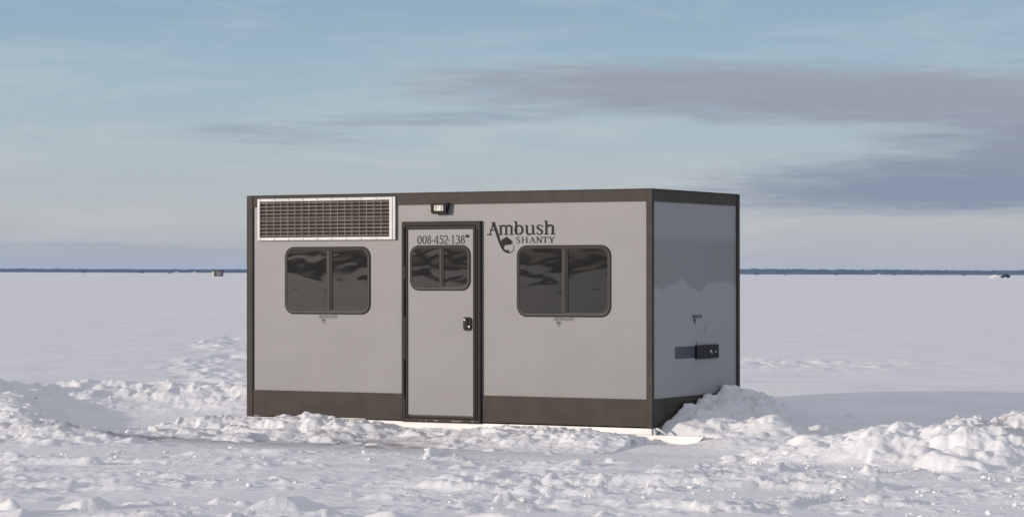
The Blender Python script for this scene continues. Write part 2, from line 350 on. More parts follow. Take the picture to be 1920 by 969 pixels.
def grid_mesh(name, xs, ys, Z, mat, parent=None, stain=None, cut=None):
    X, Y = np.meshgrid(xs, ys); co = np.stack([X, Y, Z], -1).reshape(-1, 3).astype(np.float32)
    nx, ny = len(xs), len(ys)
    idx = np.arange(nx * ny).reshape(ny, nx)
    q = np.stack([idx[:-1, :-1], idx[:-1, 1:], idx[1:, 1:], idx[1:, :-1]], -1).reshape(-1, 4)
    if cut is not None:
        keep = cut.reshape(-1)[q].any(1); q = q[keep]
        used = np.unique(q); remap = -np.ones(nx * ny, int); remap[used] = np.arange(len(used)); q = remap[q]; co = co[used]
        if stain is not None: stain = stain.reshape(-1, 2)[used]
    me = bpy.data.meshes.new(name)
    me.vertices.add(len(co)); me.vertices.foreach_set('co', co.ravel())
    me.loops.add(q.size); me.loops.foreach_set('vertex_index', q.ravel().astype(np.int32))
    me.polygons.add(len(q)); me.polygons.foreach_set('loop_start', np.arange(0, q.size, 4, dtype=np.int32))
    me.update(calc_edges=True); me.validate()
    me.polygons.foreach_set('use_smooth', np.ones(len(me.polygons), bool))
    if stain is not None:
        ca = me.color_attributes.new('stain', 'FLOAT_COLOR', 'POINT')
        c = np.zeros((len(co), 4), np.float32); c[:, :2] = stain.reshape(-1, 2); c[:, 3] = 1
        ca.data.foreach_set('color', c.ravel())
    me.materials.append(mat)
    o = bpy.data.objects.new(name, me); COL.objects.link(o)
    if parent: o.parent = parent
    return o
xs = axis([(-14000, 2500), (-1500, 250), (-150, 20), (-30, 1.2), (-16, .3), (-10, .10), (-6.0, .03), (-4.6, .018), (4.8, .018), (6.5, .04), (10, .10), (16, .3), (30, 1.2), (150, 20), (1500, 250), (14000, 2500)])
ys = axis([(-14000, 2500), (-1500, 250), (-100, 15), (0, 2), (10, .4), (14.5, .04), (15.0, .028), (22, .032), (33, .045), (45, .12), (70, .5), (150, 3), (1500, 80), (14000, 2000)])
X, Y = np.meshgrid(xs, ys)
ZG = ground_h(X, Y)
rr = random.Random(11)
cl = []
def clump_ok(x, y, sc, th, seed):
    return float(vnoise(np.array([x / sc]), np.array([y / sc]), seed)[0]) > th
for _ in range(900):                                                  # thrown-up lumps in the foreground
    y = rr.uniform(14.8, 21.6); x = rr.uniform(-4.4, 4.4)
    if not clump_ok(x, y, 1.0, -.05, 300): continue
    if y > 20.6 and abs(x + .2) < 3 and rr.random() < .6: continue
    r = rr.choice((.02, .025, .03, .035, .045, .07)) * rr.uniform(.8, 1.4); cl.append((x, y, r, r * rr.uniform(.25, .65), rr.randint(0, 10 ** 6)))
for _ in range(16):                                                    # a few big ones, as at the photo's bottom left
    y = rr.uniform(14.8, 18.6); x = rr.uniform(-3.4, 1.4)
    if not clump_ok(x, y, 1.6, .0, 303): continue
    r = rr.uniform(.10, .22); cl.append((x, y, r, r * rr.uniform(.28, .50), rr.randint(0, 10 ** 6)))
cl.append((-3.05, 15.75, .16, .13, 7)); cl.append((-.63, 20.9, .10, .11, 8)); cl.append((-.50, 20.95, .09, .09, 18))
for _ in range(520):                                                   # lumps on the bank and on the ridge
    P = BERM if rr.random() < .55 else RIDGE
    k = rr.randint(0, len(P) - 2); f = rr.random()
    x = P[k][0] + (P[k + 1][0] - P[k][0]) * f + rr.gauss(0, .28); y = P[k][1] + (P[k + 1][1] - P[k][1]) * f + rr.gauss(0, .30)
    r = rr.uniform(.04, .15); cl.append((x, y, r, r * rr.uniform(.2, .48), rr.randint(0, 10 ** 6)))
for _ in range(110):                                                   # strays on the floor of the hollow and on the trodden strip
    x = rr.uniform(-4.6, 4.5); y = rr.uniform(21.4, 26.5)
    r = rr.uniform(.015, .05); cl.append((x, y, r, r * rr.uniform(.4, .8), rr.randint(0, 10 ** 6)))
stamp(ZG, xs, ys, cl)
s_, t_ = wall_coords(X, Y)
inside = (s_ > .04) & (s_ < BL_ - .04) & (t_ < -.1) & (t_ > -BW_ + .1)
ZG = np.where(inside, np.minimum(ZG, .02), ZG)
stG = np.zeros(X.shape + (2,), np.float32)
stG[..., 0] = 1.0 * np.exp(-(((s_ - 2.25) / .9) ** 2 + ((t_ - 1.15) / .42) ** 2)) + .25 * np.exp(-(((s_ - 1.3) / 2.2) ** 2 + ((t_ - 1.1) / .35) ** 2))
stG[..., 1] = .95 * np.exp(-(((s_ + .1) / 1.5) ** 2 + ((t_ - 1.45) / .36) ** 2)) + .45 * np.exp(-(((s_ - 1.6) / 2.6) ** 2 + ((t_ - 1.3) / .7) ** 2))
g = grid_mesh('snow_ground', xs, ys, ZG, M_SNOW, None, stG); tag(g, kind='structure')
def gh(x, y):
    return float(ZG[min(np.searchsorted(ys, y), len(ys) - 1), min(np.searchsorted(xs, x), len(xs) - 1)])

# ---- snow rubble pushed up along the front skid
def local_mound(name, x0, x1, y0, y1, step, hf, clods, label, cat, stainf=None, margin=.02):
    lx = np.arange(x0, x1, step); ly = np.arange(y0, y1, step * 1.25)
    XX, YY = np.meshgrid(lx, ly); H = hf(XX, YY); g0 = ground_h(XX, YY)
    Z = g0 + H
    rel = H.copy()
    stamp(Z, lx, ly, clods)
    Zb = ground_h(XX, YY)
    cut = Z > Zb - .025
    st = np.zeros(XX.shape + (2,), np.float32)
    if stainf: stainf(XX, YY, st)
    o = grid_mesh(name, lx, ly, Z, M_SNOW, None, st, cut)
    return tag(o, label, cat)
rr = random.Random(5)
def front_h(XX, YY):
    s, t = wall_coords(XX, YY)
    hs = np.interp(s, [-.75, -.45, 0, .5, 1.0, 1.35, 1.7, 2.4, 2.9, 3.5, 4.1, 4.42, 4.52, 5.4], [0, .09, .112, .116, .118, .10, .072, .060, .080, .076, .060, .0, .0, 0])
    wd = np.interp(s, [-.6, 0, 1.2, 2, 3, 4.3, 5.4], [.75, .95, .85, .70, 1.0, 1.05, .8])
    prof = np.exp(-(np.clip(t, 0, 9) / wd) ** 2 * 1.6)
    prof = np.where(t < -.02, np.clip(1 + (t + .02) / .10, 0, 1), prof)
    h = hs * prof * (1 + .40 * fbm(XX / .35, YY / .35, 4, 130)) + (.016 * fbm(XX / .12, YY / .12, 4, 131, .6) + .02 * sstep(fbm(XX / .3, YY / .25, 5, 132, .6), .05, .1)) * (hs > 0) * np.clip(prof * 1.6, 0, 1) * np.where(t < .06, .5, 1)
    h = h + .045 * sstep(s, 2.2, 3.0) * (1 - sstep(s, 4.5, 5.0)) * np.exp(-((t - .75) / .38) ** 2) * (1 + .6 * fbm(XX / .3, YY / .25, 4, 135))
    return np.where(hs > .001, h - .012, -.1)
fc = []
for _ in range(1500):
    s = rr.uniform(-.7, 5.2); t = abs(rr.gauss(.15, .60)); 
    if 4.3 < s and t < .35: continue
    if t > 1.45 or (1.6 < s < 2.8 and rr.random() < .6): continue
    t = max(t, .05)
    r = rr.choice((.02, .03, .045, .07, .11)) * rr.uniform(.8, 1.3) * (1.15 if s < 1.7 else .75)
    fc.append((FL[0] + e1[0] * s - e2[0] * t, FL[1] + e1[1] * s - e2[1] * t, r, r * rr.uniform(.25, .55) * (.3 if t < .16 else 1) * (.5 if s > 3.9 else 1), rr.randint(0, 10 ** 6)))
def front_st(XX, YY, st):
    s, t = wall_coords(XX, YY)
    st[..., 0] = .75 * np.exp(-(((s - 2.2) / .8) ** 2 + ((t - .85) / .38) ** 2))
    st[..., 1] = .5 * np.exp(-(((s - .3) / 1.8) ** 2 + ((t - 1.15) / .35) ** 2))
local_mound('snow_rubble', -3.4, 2.1, 21.6, 25.6, .013, front_h, fc, 'low band of crumbled snow pushed up along the front skid', 'snow rubble', front_st)

# ---- drift against the end wall
def side_h(XX, YY):
    s, t = wall_coords(XX, YY); a = -t; b = s - BL_            # a back along the end wall, b out from it
    ridge = np.interp(a, [-.55, -.3, 0, .25, .5, .9, 1.3, 1.62, 1.9, 2.2, 2.7], [0, .06, .12, .19, .25, .28, .33, .41, .34, .17, 0])
    w = np.interp(a, [-.5, 0, .8, 1.6, 2.6], [.75, .9, 1.0, 1.15, .9])
    prof = np.exp(-(np.clip(b - .10, 0, 9) / (w * .60)) ** 2)
    prof = np.where(b < .02, np.clip(1 + (b - .02) / .25, 0, 1) * .9, prof)
    h = ridge * prof * (1 + .26 * fbm(XX / .45, YY / .45, 4, 140, .55)) + .018 * prof * fbm(XX / .16, YY / .14, 4, 141, .6) + .022 * prof * sstep(fbm(XX / .4, YY / .3, 5, 142, .6), .1, .15)
    bump1 = .19 * np.exp(-(((a - .55) / .30) ** 2 + ((b - .95) / .26) ** 2))
    h = h + bump1
    lim = np.where(b < .56, np.maximum(-.02, (a - .062) * 1.1), 9.); lim = np.where((b >= .56) & (a < .3), np.maximum(lim * 0 + (b - .56) * .8, (a - .062) * 1.1), lim)          # the runner and the ring stay clear of snow
    h = np.minimum(h, lim)
    return np.where((b > -.06) & ((b > .004) | (a < -.02) | (a > 1.95)), h - .014, -.1)
sc_ = []
for _ in range(230):
    a = rr.uniform(-.4, 1.9); b = rr.uniform(.3, 1.7); r = rr.uniform(.015, .12)
    sc_.append((FR[0] + e2[0] * a + e1[0] * b, FR[1] + e2[1] * a + e1[1] * b, r, r * rr.uniform(.2, .5), rr.randint(0, 10 ** 6)))
local_mound('snow_drift', .9, 4.4, 21.4, 26.2, .013, side_h, sc_, 'smooth peaked snow drift banked against the shaded end wall of the hut', 'snow drift')

# ---- ploughed pile at the right
PILE1 = [(2.25, 21.0), (2.75, 20.6), (3.2, 20.15), (3.6, 19.75)]
PILE2 = [(3.3, 21.9), (3.9, 22.3), (4.5, 22.6), (5.6, 22.8)]
def pile_h(XX, YY):
    d, p = polyline_dist(XX, YY, PILE1); d2, p2 = polyline_dist(XX, YY, PILE2)
    h1 = np.interp(p, [0, .8, 1.6, 2.4, 3], [.04, .13, .20, .22, .15]) * np.exp(-(d / .52) ** 2)
    h2 = np.interp(p2, [0, 1, 2, 3], [.12, .17, .20, .23]) * np.exp(-(d2 / .70) ** 2)
    d3, p3 = polyline_dist(XX, YY, [(1.9, 22.4), (2.7, 22.0), (3.3, 21.7)])
    h3 = .07 * np.exp(-(d3 / .50) ** 2)
    h = np.maximum(np.maximum(h1, h2), h3) + .25 * np.minimum(h1, h2)
    h = h * (1 + .42 * fbm(XX / .45, YY / .45, 4, 150)) + h * .34 * fbm(XX / .14, YY / .14, 3, 151, .6)
    return h - .02
pc = []
for _ in range(520):
    P, sg = (PILE1, .30) if rr.random() < .55 else (PILE2, .42)
    k = rr.randint(0, len(P) - 2); f = rr.random()
    x = P[k][0] + (P[k + 1][0] - P[k][0]) * f + rr.gauss(0, sg); y = P[k][1] + (P[k + 1][1] - P[k][1]) * f + rr.gauss(0, sg)
    r = rr.choice((.03, .04, .06, .08, .11, .16, .24)) * rr.uniform(.8, 1.3); pc.append((x, y, r, r * rr.uniform(.22, .55) * (.8 if r > .12 else 1), rr.randint(0, 10 ** 6)))
pc.sort(key=lambda c: -c[2])
def pile_st(XX, YY, st):
    st[..., 0] = 1.0 * np.exp(-(((XX - 4.25) / .22) ** 2 + ((YY - 22.55) / .5) ** 2)) * (fbm(XX / .12, YY / .12, 2, 160) > -.1)
local_mound('snow_pile', 1.4, 6.4, 18.6, 24.2, .014, pile_h, pc, 'lumpy ploughed snow pile in the right foreground with a brownish crest', 'snow pile', pile_st)

# ---- loose crumbs: real little blocks of snow, far too many to count
def crumbs():
    rr = random.Random(77); V = []; F = []
    bm0 = bmesh.new(); bmesh.ops.create_icosphere(bm0, subdivisions=1, radius=1); tv = [v.co.copy() for v in bm0.verts]; tf = [[v.index for v in f.verts] for f in bm0.faces]; bm0.free()
    n = 0
    while n < 900:
        u = rr.random()
        if u < .62: x, y = rr.uniform(-4.2, 4.2), rr.uniform(15, 21.3); ok = clump_ok(x, y, .9, .1, 300)
        elif u < .82:
            P = BERM if rr.random() < .5 else RIDGE; k = rr.randint(0, len(P) - 2); f = rr.random()
            x = P[k][0] + (P[k + 1][0] - P[k][0]) * f + rr.gauss(0, .5); y = P[k][1] + (P[k + 1][1] - P[k][1]) * f + rr.gauss(0, .5); ok = True
        else: x, y = rr.uniform(1.8, 4.6), rr.uniform(18.2, 20.6); ok = clump_ok(x, y, .7, 0, 302)
        if not ok: continue
        r = .006 * (1 + rr.expovariate(.9)); r = min(r, .03); z = gh(x, y)
        rot = Matrix.Rotation(rr.uniform(0, 6.28), 3, Vector((rr.gauss(0, 1), rr.gauss(0, 1), rr.gauss(0, 1))).normalized())
        sx, sy, sz = rr.uniform(.7, 1.4), rr.uniform(.7, 1.4), rr.uniform(.5, .9); b = len(V)
        for c in tv:
            p = rot @ (c * rr.uniform(.75, 1.15)); V.append((x + p.x * r * sx, y + p.y * r * sy, z + r * .35 + p.z * r * sz))
        F += [[b + i for i in f] for f in tf]; n += 1
    me = bpy.data.meshes.new('snow_crumbs'); me.from_pydata(V, [], F); me.materials.append(M_SNOW2)
    o = bpy.data.objects.new('snow_crumbs', me); COL.objects.link(o)
    tag(o, 'loose crumbs of broken snow strewn over the foreground', 'snow crumbs', kind='stuff')
crumbs()

# ------------------------------------------------------------------ far shore, all round the lake
M_WOOD = material('winter_woods', (.028, .036, .034), .9, var=.3, vscale=.02)
def woods(name, pts, hts, depth, label, seed, step):
    """a belt of far forest: jagged crowns over a strip with real depth"""
    rnd = random.Random(seed); bm = bmesh.new(); rows = 5; prev = None
    P = [Vector((*p, 0)) for p in pts]; tot = 0; samples = []
    for a, b, ha, hb in zip(P, P[1:], hts, hts[1:]):
        d = (b - a); n = max(2, int(d.length / step))
        for i in range(n): samples.append((a + d * (i / n), ha + (hb - ha) * i / n, d.normalized()))
    k = 0
    for p, h, d in samples:
        nrm = Vector((-d.y, d.x, 0)); cur = []
        for r_ in range(rows + 1):
            f = r_ / rows
            lump = .82 + .13 * math.sin(k * .021 + r_) + .10 * math.sin(k * .0083 + 2 * r_) + rnd.uniform(-.09, .12)
            z = -2 if r_ in (0, rows) else h * lump * (.9 if r_ == 1 else 1)
            off = (f - .0) * depth + (0 if r_ else 0)
            if r_ == 1: off = depth * .02
            cur.append(bm.verts.new(p + nrm * off + Vector((0, 0, z))))
        if prev:
            for r_ in range(rows): bm.faces.new((prev[r_], cur[r_], cur[r_ + 1], prev[r_ + 1]))
        prev = cur; k += 1
    o = obj(name, bm, M_WOOD); tag(o, label, 'woods', kind='stuff'); return o
woods('far_woods', [(5200, 4200), (3200, 6000), (1400, 6300), (300, 6500), (-700, 6400), (-1800, 6100), (-3600, 5000)],
      [12, 12, 12.5, 12, 10, 9.5, 10], 300, 'blue hazy belt of woods along the far shore of the frozen lake', 3, 7)
woods('shore_woods', [(-3600, 5000), (-2600, 1800), (-1500, 100), (-1000, -900), (-200, -1500)],
      [10, 9, 9.5, 10, 10], 200, 'dark shoreline woods behind the viewer beyond the snow', 8, 5)

# ------------------------------------------------------------------ things far out on the ice
M_HUTW = material('pale_hut_board', (.62, .56, .46), .7); M_HUTG = material('grey_hut_board', (.13, .12, .13), .8); M_HUTD = material('dark_roof', (.04, .045, .05), .8)
h = empty('fishing_hut', (-104.2, 922, 0), R(-20)); h.scale = (.82, .82, .86); tag(h, 'small dark roofed fishing hut with a pale lit side, far out on the ice', 'fishing hut')
bm = bmesh.new(); box(bm, -1.6, 1.7, -1.2, 1.2, .15, 2.25); obj('wall', bm, M_HUTG, h)
bm = bmesh.new(); box(bm, -1.68, -1.6, -1.25, 1.25, .15, 2.3); obj('end_wall', bm, M_HUTW, h)
bm = bmesh.new(); box(bm, -1.5, -.7, -1.26, -1.203, .2, 2.1); obj('door', bm, M_HUTD, h)
bm = bmesh.new(); plate(bm, [(-1.9, 2.28), (2.0, 2.28), (2.0, 2.5), (1.3, 2.72), (-1.2, 2.72), (-1.9, 2.5)], -1.5, 1.5); obj('roof', bm, M_HUTD, h)
bm = bmesh.new(); box(bm, -2.6, -1.9, -1.0, 1.0, .0, 1.9); obj('leaning_board', bm, M_HUTW, h)
for y in (-1.0, .8): bm = bmesh.new(); box(bm, -1.8, 1.8, y, y + .2, -.05, .145); obj('runner', bm, M_HUTD, h)
# dark car with a white shelter beside it
def far_car():
    c = empty('parked_car', (207.7, 1093, 0), R(8)); tag(c, 'dark car parked on the ice near the horizon at far right', 'car')
    prof = [(-1.9, .35), (-1.95, .75), (-1.5, .95), (-.75, 1.05), (-.2, 1.52), (.75, 1.58), (1.45, 1.15), (1.9, .95), (1.95, .4)]
    bm = bmesh.new(); plate(bm, prof, -.8, .8); obj('body', bm, material('black_car_paint', (.012, .013, .016), .3), c)
    bm = bmesh.new(); plate(bm, [(-.6, 1.08), (-.15, 1.45), (.7, 1.5), (1.2, 1.15)], -.815, .815); obj('window', bm, M_BLACK, c)
    for x in (-1.2, 1.25):
        for y in (-.82, .82):
            bm = bmesh.new(); cyl(bm, (x, y - .1, .33), (x, y + .1, .33), .33, 16); obj('wheel', bm, M_BLACK, c)
far_car()
bm = bmesh.new()
w = empty('ice_shelter', (206.2, 1112, 0), R(-5)); w.scale = (.72, .8, .72); tag(w, 'low white shelter standing left of the dark car on the ice', 'shelter')
plate(bm, [(-2.9, 0), (-2.3, .65), (-.9, 1.25), (.2, 1.75), (1.3, 1.85), (2.3, 1.3), (2.6, 0)], -1.3, 1.3); obj('cover', bm, M_WHITE, w)
bm = bmesh.new(); box(bm, 1.0, 1.5, -1.33, -1.302, .05, .8); obj('flap', bm, M_HUTG, w)
spots = [(-13.0, 3900, 3, 1), (-610, 3700, 4.5, 0), (-560, 3800, 3.5, 0), (-515, 3600, 3, 0), (-452, 3500, 5, 0), (-470, 3300, 3.5, 0), (-395, 3000, 4.5, 0), (-455, 4100, 3, 0), (-330, 2700, 3, 0),
         (330, 3500, 5, 0), (358, 3400, 4, 0), (450, 3600, 5, 0), (495, 3500, 3.6, 0), (545, 3700, 4, 0), (505, 2900, 4.5, 0), (560, 2950, 5, 0), (640, 3100, 6, 0), (700, 2700, 5, 0), (630, 4000, 4, 0)]
kit = {}
def shack_mesh(k):
    if k in kit: return kit[k]
    bm = bmesh.new(); box(bm, -.5, .5, -.5, .5, 0, 1); a = bpy.data.meshes.new('wall'); bm.to_mesh(a); bm.free(); a.materials.append((M_HUTD, M_HUTG, M_HUTW)[k])
    bm = bmesh.new(); plate(bm, [(-.58, 1.0), (.58, 1.0), (.5, 1.12), (0, 1.25), (-.5, 1.12)], -.58, .58); b = bpy.data.meshes.new('roof'); bm.to_mesh(b); bm.free(); b.materials.append((M_HUTD, M_HUTD, M_HUTG)[k])
    kit[k] = (a, b); return kit[k]
for i, (x, y, wd, _) in enumerate(spots[1:]):
    a, b = shack_mesh((0, 1, 0, 2)[i % 4])
    t = empty('fishing_shack', (x, y, 0)); t.scale = (wd, 3, 1.9)
    left = x < 0
    tag(t, 'tiny fishing shack on the horizon left of the hut' if left else 'tiny fishing shack on the horizon right of the hut', 'fishing shack', 'distant fishing shacks at the left' if left else 'distant fishing shacks at the right')
    for nm, me in (('wall', a), ('roof', b)):
        o = bpy.data.objects.new(nm, me); COL.objects.link(o); o.parent = t

# ------------------------------------------------------------------ THE HUT
root = empty('ice_shanty', (FL[0], FL[1], EYE - 1.35229))
root.matrix_world = Matrix.Translation((FL[0], FL[1], EYE - 1.35229 - .015)) @ Matrix.Rotation(YAW, 4, 'Z') @ Matrix.Rotation(-.0035, 4, 'Y') @ Matrix.Rotation(.0009, 4, 'X')
tag(root, 'grey box shaped ice fishing hut with dark bronze trim and white skids on the snow', 'fishing hut')
L, D, H = BL_, BW_, BH_ - .006
def part(name, mat, fn, parent=root, smooth_=False):
    bm = bmesh.new(); fn(bm); return obj(name, bm, mat, parent, smooth_)
# wall shell (front has the door opening filled by the door)
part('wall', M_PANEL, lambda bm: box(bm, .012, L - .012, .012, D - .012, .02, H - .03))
def pbox(name, mat, parent, *b):
    return part(name, mat, lambda bm: box(bm, *b), parent)
for a in ((.06, L - .045, .002, .012), (L - .012, L - .002, .045, D - .045), (.06, L - .045, D - .012, D - .002), (.002, .012, .045, D - .045)):
    pbox('top_band', M_TRIM, root, *a, 1.989, H)
for a in ((.06, 1.737, .002, .012), (2.575, L - .045, .002, .012), (L - .012, L - .002, .045, D - .045), (.06, L - .045, D - .012, D - .002), (.002, .012, .045, D - .045)):
    pbox('base_band', M_TRIM, root, *a, 0, .243)
part('roof', M_TRIM, lambda bm: box(bm, -.006, L + .006, -.006, D + .006, H + .001, H + .007, .002))
def corner(front, right):
    """one folded angle: a leg on the long wall, a leg on the end wall"""
    xo, xi, xw = (L + .005, L - .011, L - .045) if right else (-.005, .011, .060)
    yo, yi, yw = (-.005, .011, .045) if front else (D + .005, D - .011, D - .045)
    def f(bm):
        pts = [(xo, yo), (xo, yw), (xi, yw), (xi, yi), (xw, yi), (xw, yo)]
        a = [bm.verts.new((x, y, -.012)) for x, y in pts]; b = [bm.verts.new((x, y, H - .001)) for x, y in pts]
        bm.faces.new(a); bm.faces.new(b[::-1])
        for i in range(6): bm.faces.new((a[i], b[i], b[(i + 1) % 6], a[(i + 1) % 6]))
    o = part('corner_trim', M_TRIM, f)
    first = None
    for k in range(8):
        z = .10 + .262 * k
        for leg in (0, 1):
            if leg == 0:
                if not front: continue
                xm = (xo + xw) / 2 + .004; p, q = (xm, yo + .001, z), (xm, yo - .004, z)
            else:
                if not right: continue
                ym = (yo + yw) / 2; p, q = (xo - .001, ym, z), (xo + .004, ym, z)
            part('rivet', M_DARK, lambda bm: cyl(bm, p, q, .0065, 8, .0045), o)
for fr_ in (1, 0):
    for ri_ in (0, 1): corner(fr_, ri_)
for a in ((.0605, .066), (L - .0505, L - .0455)): pbox('corner_seal', M_DARK, root, *a, -.001, .0115, -.01, H - .002)
# white undercarriage: rail under the wall and square runner tubes that stick out at both ends
for y0, y1 in ((.004, .056), (D - .056, D - .004)):
    o = part('rail', M_WHITE, lambda bm: box(bm, .004, L - .004, y0, y1, -.068, -.013, .003))
    def f(bm):
        z1, z0, ins = -.0695, -.185, .012
        # tube with a slanting cut at both ends and an open mouth
        for (ua, ub, yy0, yy1, za, zb) in ((-.42, L + .50, y0, y0 + .006, z0, z1), (-.42, L + .50, y1 - .006, y1, z0, z1)):
            v = [bm.verts.new(p) for p in ((ua + .12, yy0, za), (ub - .12, yy0, za), (ub, yy0, zb), (ua, yy0, zb), (ua + .12, yy1, za), (ub - .12, yy1, za), (ub, yy1, zb), (ua, yy1, zb))]
            for q in ((0, 1, 2, 3), (7, 6, 5, 4), (0, 4, 5, 1), (1, 5, 6, 2), (2, 6, 7, 3), (3, 7, 4, 0)): bm.faces.new([v[i] for i in q])
        box(bm, -.42, L + .50, y0 + .0065, y1 - .0065, z1 - .006, z1)
        box(bm, -.30, L + .38, y0 + .0065, y1 - .0065, z0, z0 + .006)
    part('runner', M_WHITE, f)
for a, b in ((L + .36, L + .38), (-.30, -.28)): pbox('runner_mouth_dark', M_DARK, root, a, b, .012, .048, -.18, -.078)  # dark block inside the open tube stands in for its shaded interior
for x in (.006, L - .056): pbox('cross_rail', M_WHITE, root, x, x + .05, .0565, D - .0565, -.068, -.013)
# lashing ring at the front right corner
part('tow_ring', M_WHITE, lambda bm: tube_path(bm, [(L + .01 + x, .03 - y, z) for x, y, z in ((.005, 0, -.012), (.03, .0, -.012), (.125, .0, -.062), (.13, .0, -.078), (.11, .0, -.083), (.03, .0, -.083), (.008, .0, -.072))], .0085, 8, True), smooth_=True)
# ---- door
def rect(x0, x1, z0, z1): return [(x1, z1), (x0, z1), (x0, z0), (x1, z0)]
door_frame = part('door_frame', M_DOORFRAME, lambda bm: ring(bm, rect(1.737, 2.575, -.015, 1.832), rect(1.775, 2.530, .020, 1.797), -.022, .011, .004))
door = part('door', M_PANEL, lambda bm: box(bm, 1.805, 2.492, -.012, .010, .052, 1.758))
part('door_edge', M_DOORFRAME, lambda bm: ring(bm, rect(1.778, 2.519, .024, 1.790), rect(1.798, 2.499, .044, 1.764), -.018, .008, .002), door)
part('door_seal', M_DARK, lambda bm: ring(bm, rect(1.7755, 2.5295, .0205, 1.7965), rect(1.7785, 2.5185, .0245, 1.7895), -.006, .009), door)
for z in (1.42, .95, .20): part('hinge', M_DARK, lambda bm: cyl(bm, (1.768, -.024, z - .0), (1.768, -.024, z + .36), .0065, 10), door_frame)
part('latch_strip', M_DARK, lambda bm: box(bm, 2.531, 2.545, -.0285, -.0225, .02, 1.76), door_frame)
for a, b, dz in ((1.93, 1.94, 0), (1.955, 1.96, .002), (1.99, 2.01, 0), (2.08, 2.13, .001), (2.27, 2.38, 0), (2.48, 2.50, .001)): pbox('worn_patch', M_CREAM, door_frame, a, b, -.0235, -.0222, .000 + dz, .007 + dz)
def window(parent, x0, x1, z0, z1, mull, r, fw, proj, yb):
    n = 10; proj = proj - yb      # proj now counts from y = 0; yb is the face it sits on
    fr = part('window', M_FRAME, lambda bm: (ring(bm, rrect(x0, x1, z0, z1, r, n), rrect(x0 + fw, x1 - fw, z0 + fw, z1 - fw, r - fw * .8, n), -proj, yb - .0005, .005),
                                              ring(bm, rrect(x0 + fw + .001, x1 - fw - .001, z0 + fw + .001, z1 - fw - .001, r - fw * .85, n), rrect(x0 + fw * 1.45, x1 - fw * 1.45, z0 + fw * 1.5, z1 - fw * 1.35, r - fw * 1.1, n), -proj + .004, yb - .0006, .002)), parent)
    part('gasket', M_DARK, lambda bm: ring(bm, rrect(x0 - .006, x1 + .006, z0 - .009, z1 + .005, r + .005, n), rrect(x0 - .0005, x1 + .0005, z0 - .0005, z1 + .0005, r, n), yb - .004, yb - .0004), fr)
    a, b = mull
    ii = fw * 1.2
    def half(l, rt):
        pts = rrect(x0 + ii, x1 - ii, z0 + ii, z1 - ii, r - ii, n)
        out = []
        for x, z in pts:
            out.append((min(max(x, l), rt), z))
        res = []
        for p in out:
            if not res or (abs(p[0] - res[-1][0]) + abs(p[1] - res[-1][1])) > 1e-5: res.append(p)
        return res
    base_y = yb - .0045
    part('pane', M_GLASS, lambda bm: plate(bm, half(x0, a + .002), base_y - .004, base_y), fr)
    part('pane', M_GLASS, lambda bm: plate(bm, half(b + .001, x1), base_y - .001, base_y + .003), fr)
    part('divider', M_FRAME, lambda bm: box(bm, a, a + (b - a) * .55, -proj + .003, base_y, z0 + fw * 1.5, z1 - fw * 1.36, .002), fr)
    part('divider_gap', M_BLACK, lambda bm: box(bm, a + (b - a) * .56, b + .010, base_y - .0065, base_y, z0 + fw * 1.5, z1 - fw * 1.36), fr)
    return fr
window(root, .429, 1.376, .979, 1.602, (.893, .953), .095, .022, .010, .012)
window(root, 2.942, 3.884, .971, 1.602, (3.396, 3.452), .095, .022, .010, .012)
window(door, 1.829, 2.464, 1.205, 1.609, (2.138, 2.182), .090, .020, .010, -.012)
# wall shell face sits at y=.012: windows start from there; door handle
hd = part('handle', M_BLACK, lambda bm: plate(bm, rrect(2.398, 2.478, .832, .956, .028), -.030, -.0125), door)
part('paddle', M_DARK, lambda bm: box(bm, 2.432, 2.452, -.040, -.031, .850, .94, .004), hd)
for a, z in ((2.414, .930), (2.462, .868)): part('lock', M_CHROME, lambda bm: cyl(bm, (a, -.030, z), (a, -.036, z), .009, 14), hd)
# ---- vent
vt = part('vent', material('white_vent_frame', (.62, .60, .58), .5, var=.04), lambda bm: (ring(bm, rect(.129, 1.640, 1.668, 2.066), rect(.156, 1.606, 1.696, 2.040), -.026, .011, .004), box(bm, 1.6405, 1.664, -.018, .0015, 1.668, 2.066, .001)))
part('backing', M_DARK, lambda bm: box(bm, .150, 1.610, -.003, .0005, 1.690, 2.045), vt)
def louv(bm):
    n = 10
    for i in range(n):
        z = 1.712 + (2.022 - 1.712) * (i + .0) / (n - 1)
        v = [bm.verts.new(p) for p in ((.158, -.022, z - .0045), (1.604, -.022, z - .0045), (1.604, -.006, z + .007), (.158, -.006, z + .007))]
        w_ = [bm.verts.new((q.co.x, q.co.y + .0015, q.co.z + .0022)) for q in v]
        bm.faces.new(v); bm.faces.new(w_[::-1])
        for k in range(4): bm.faces.new((v[k], w_[k], w_[(k + 1) % 4], v[(k + 1) % 4]))
part('louvres', M_CREAM, louv, vt)
def wires(bm):
    n = 18
    for i in range(1, n): 
        x = .160 + (1.598 - .160) * i / n
        box(bm, x - .0017, x + .0017, -.0265, -.0235, 1.694, 2.042)
    for i in range(1, 4):
        z = 1.70 + .334 * i / 4
        box(bm, .156, 1.606, -.0285, -.0268, z - .0010, z + .0010)
part('wire_guard', M_CREAM, wires, vt)
for i in range(9):
    for z in (1.680, 2.054): part('screw', M_DARK, lambda bm: cyl(bm, (.165 + i * .1625, -.0245, z), (.165 + i * .1625, -.0290, z), .0045, 8), vt)
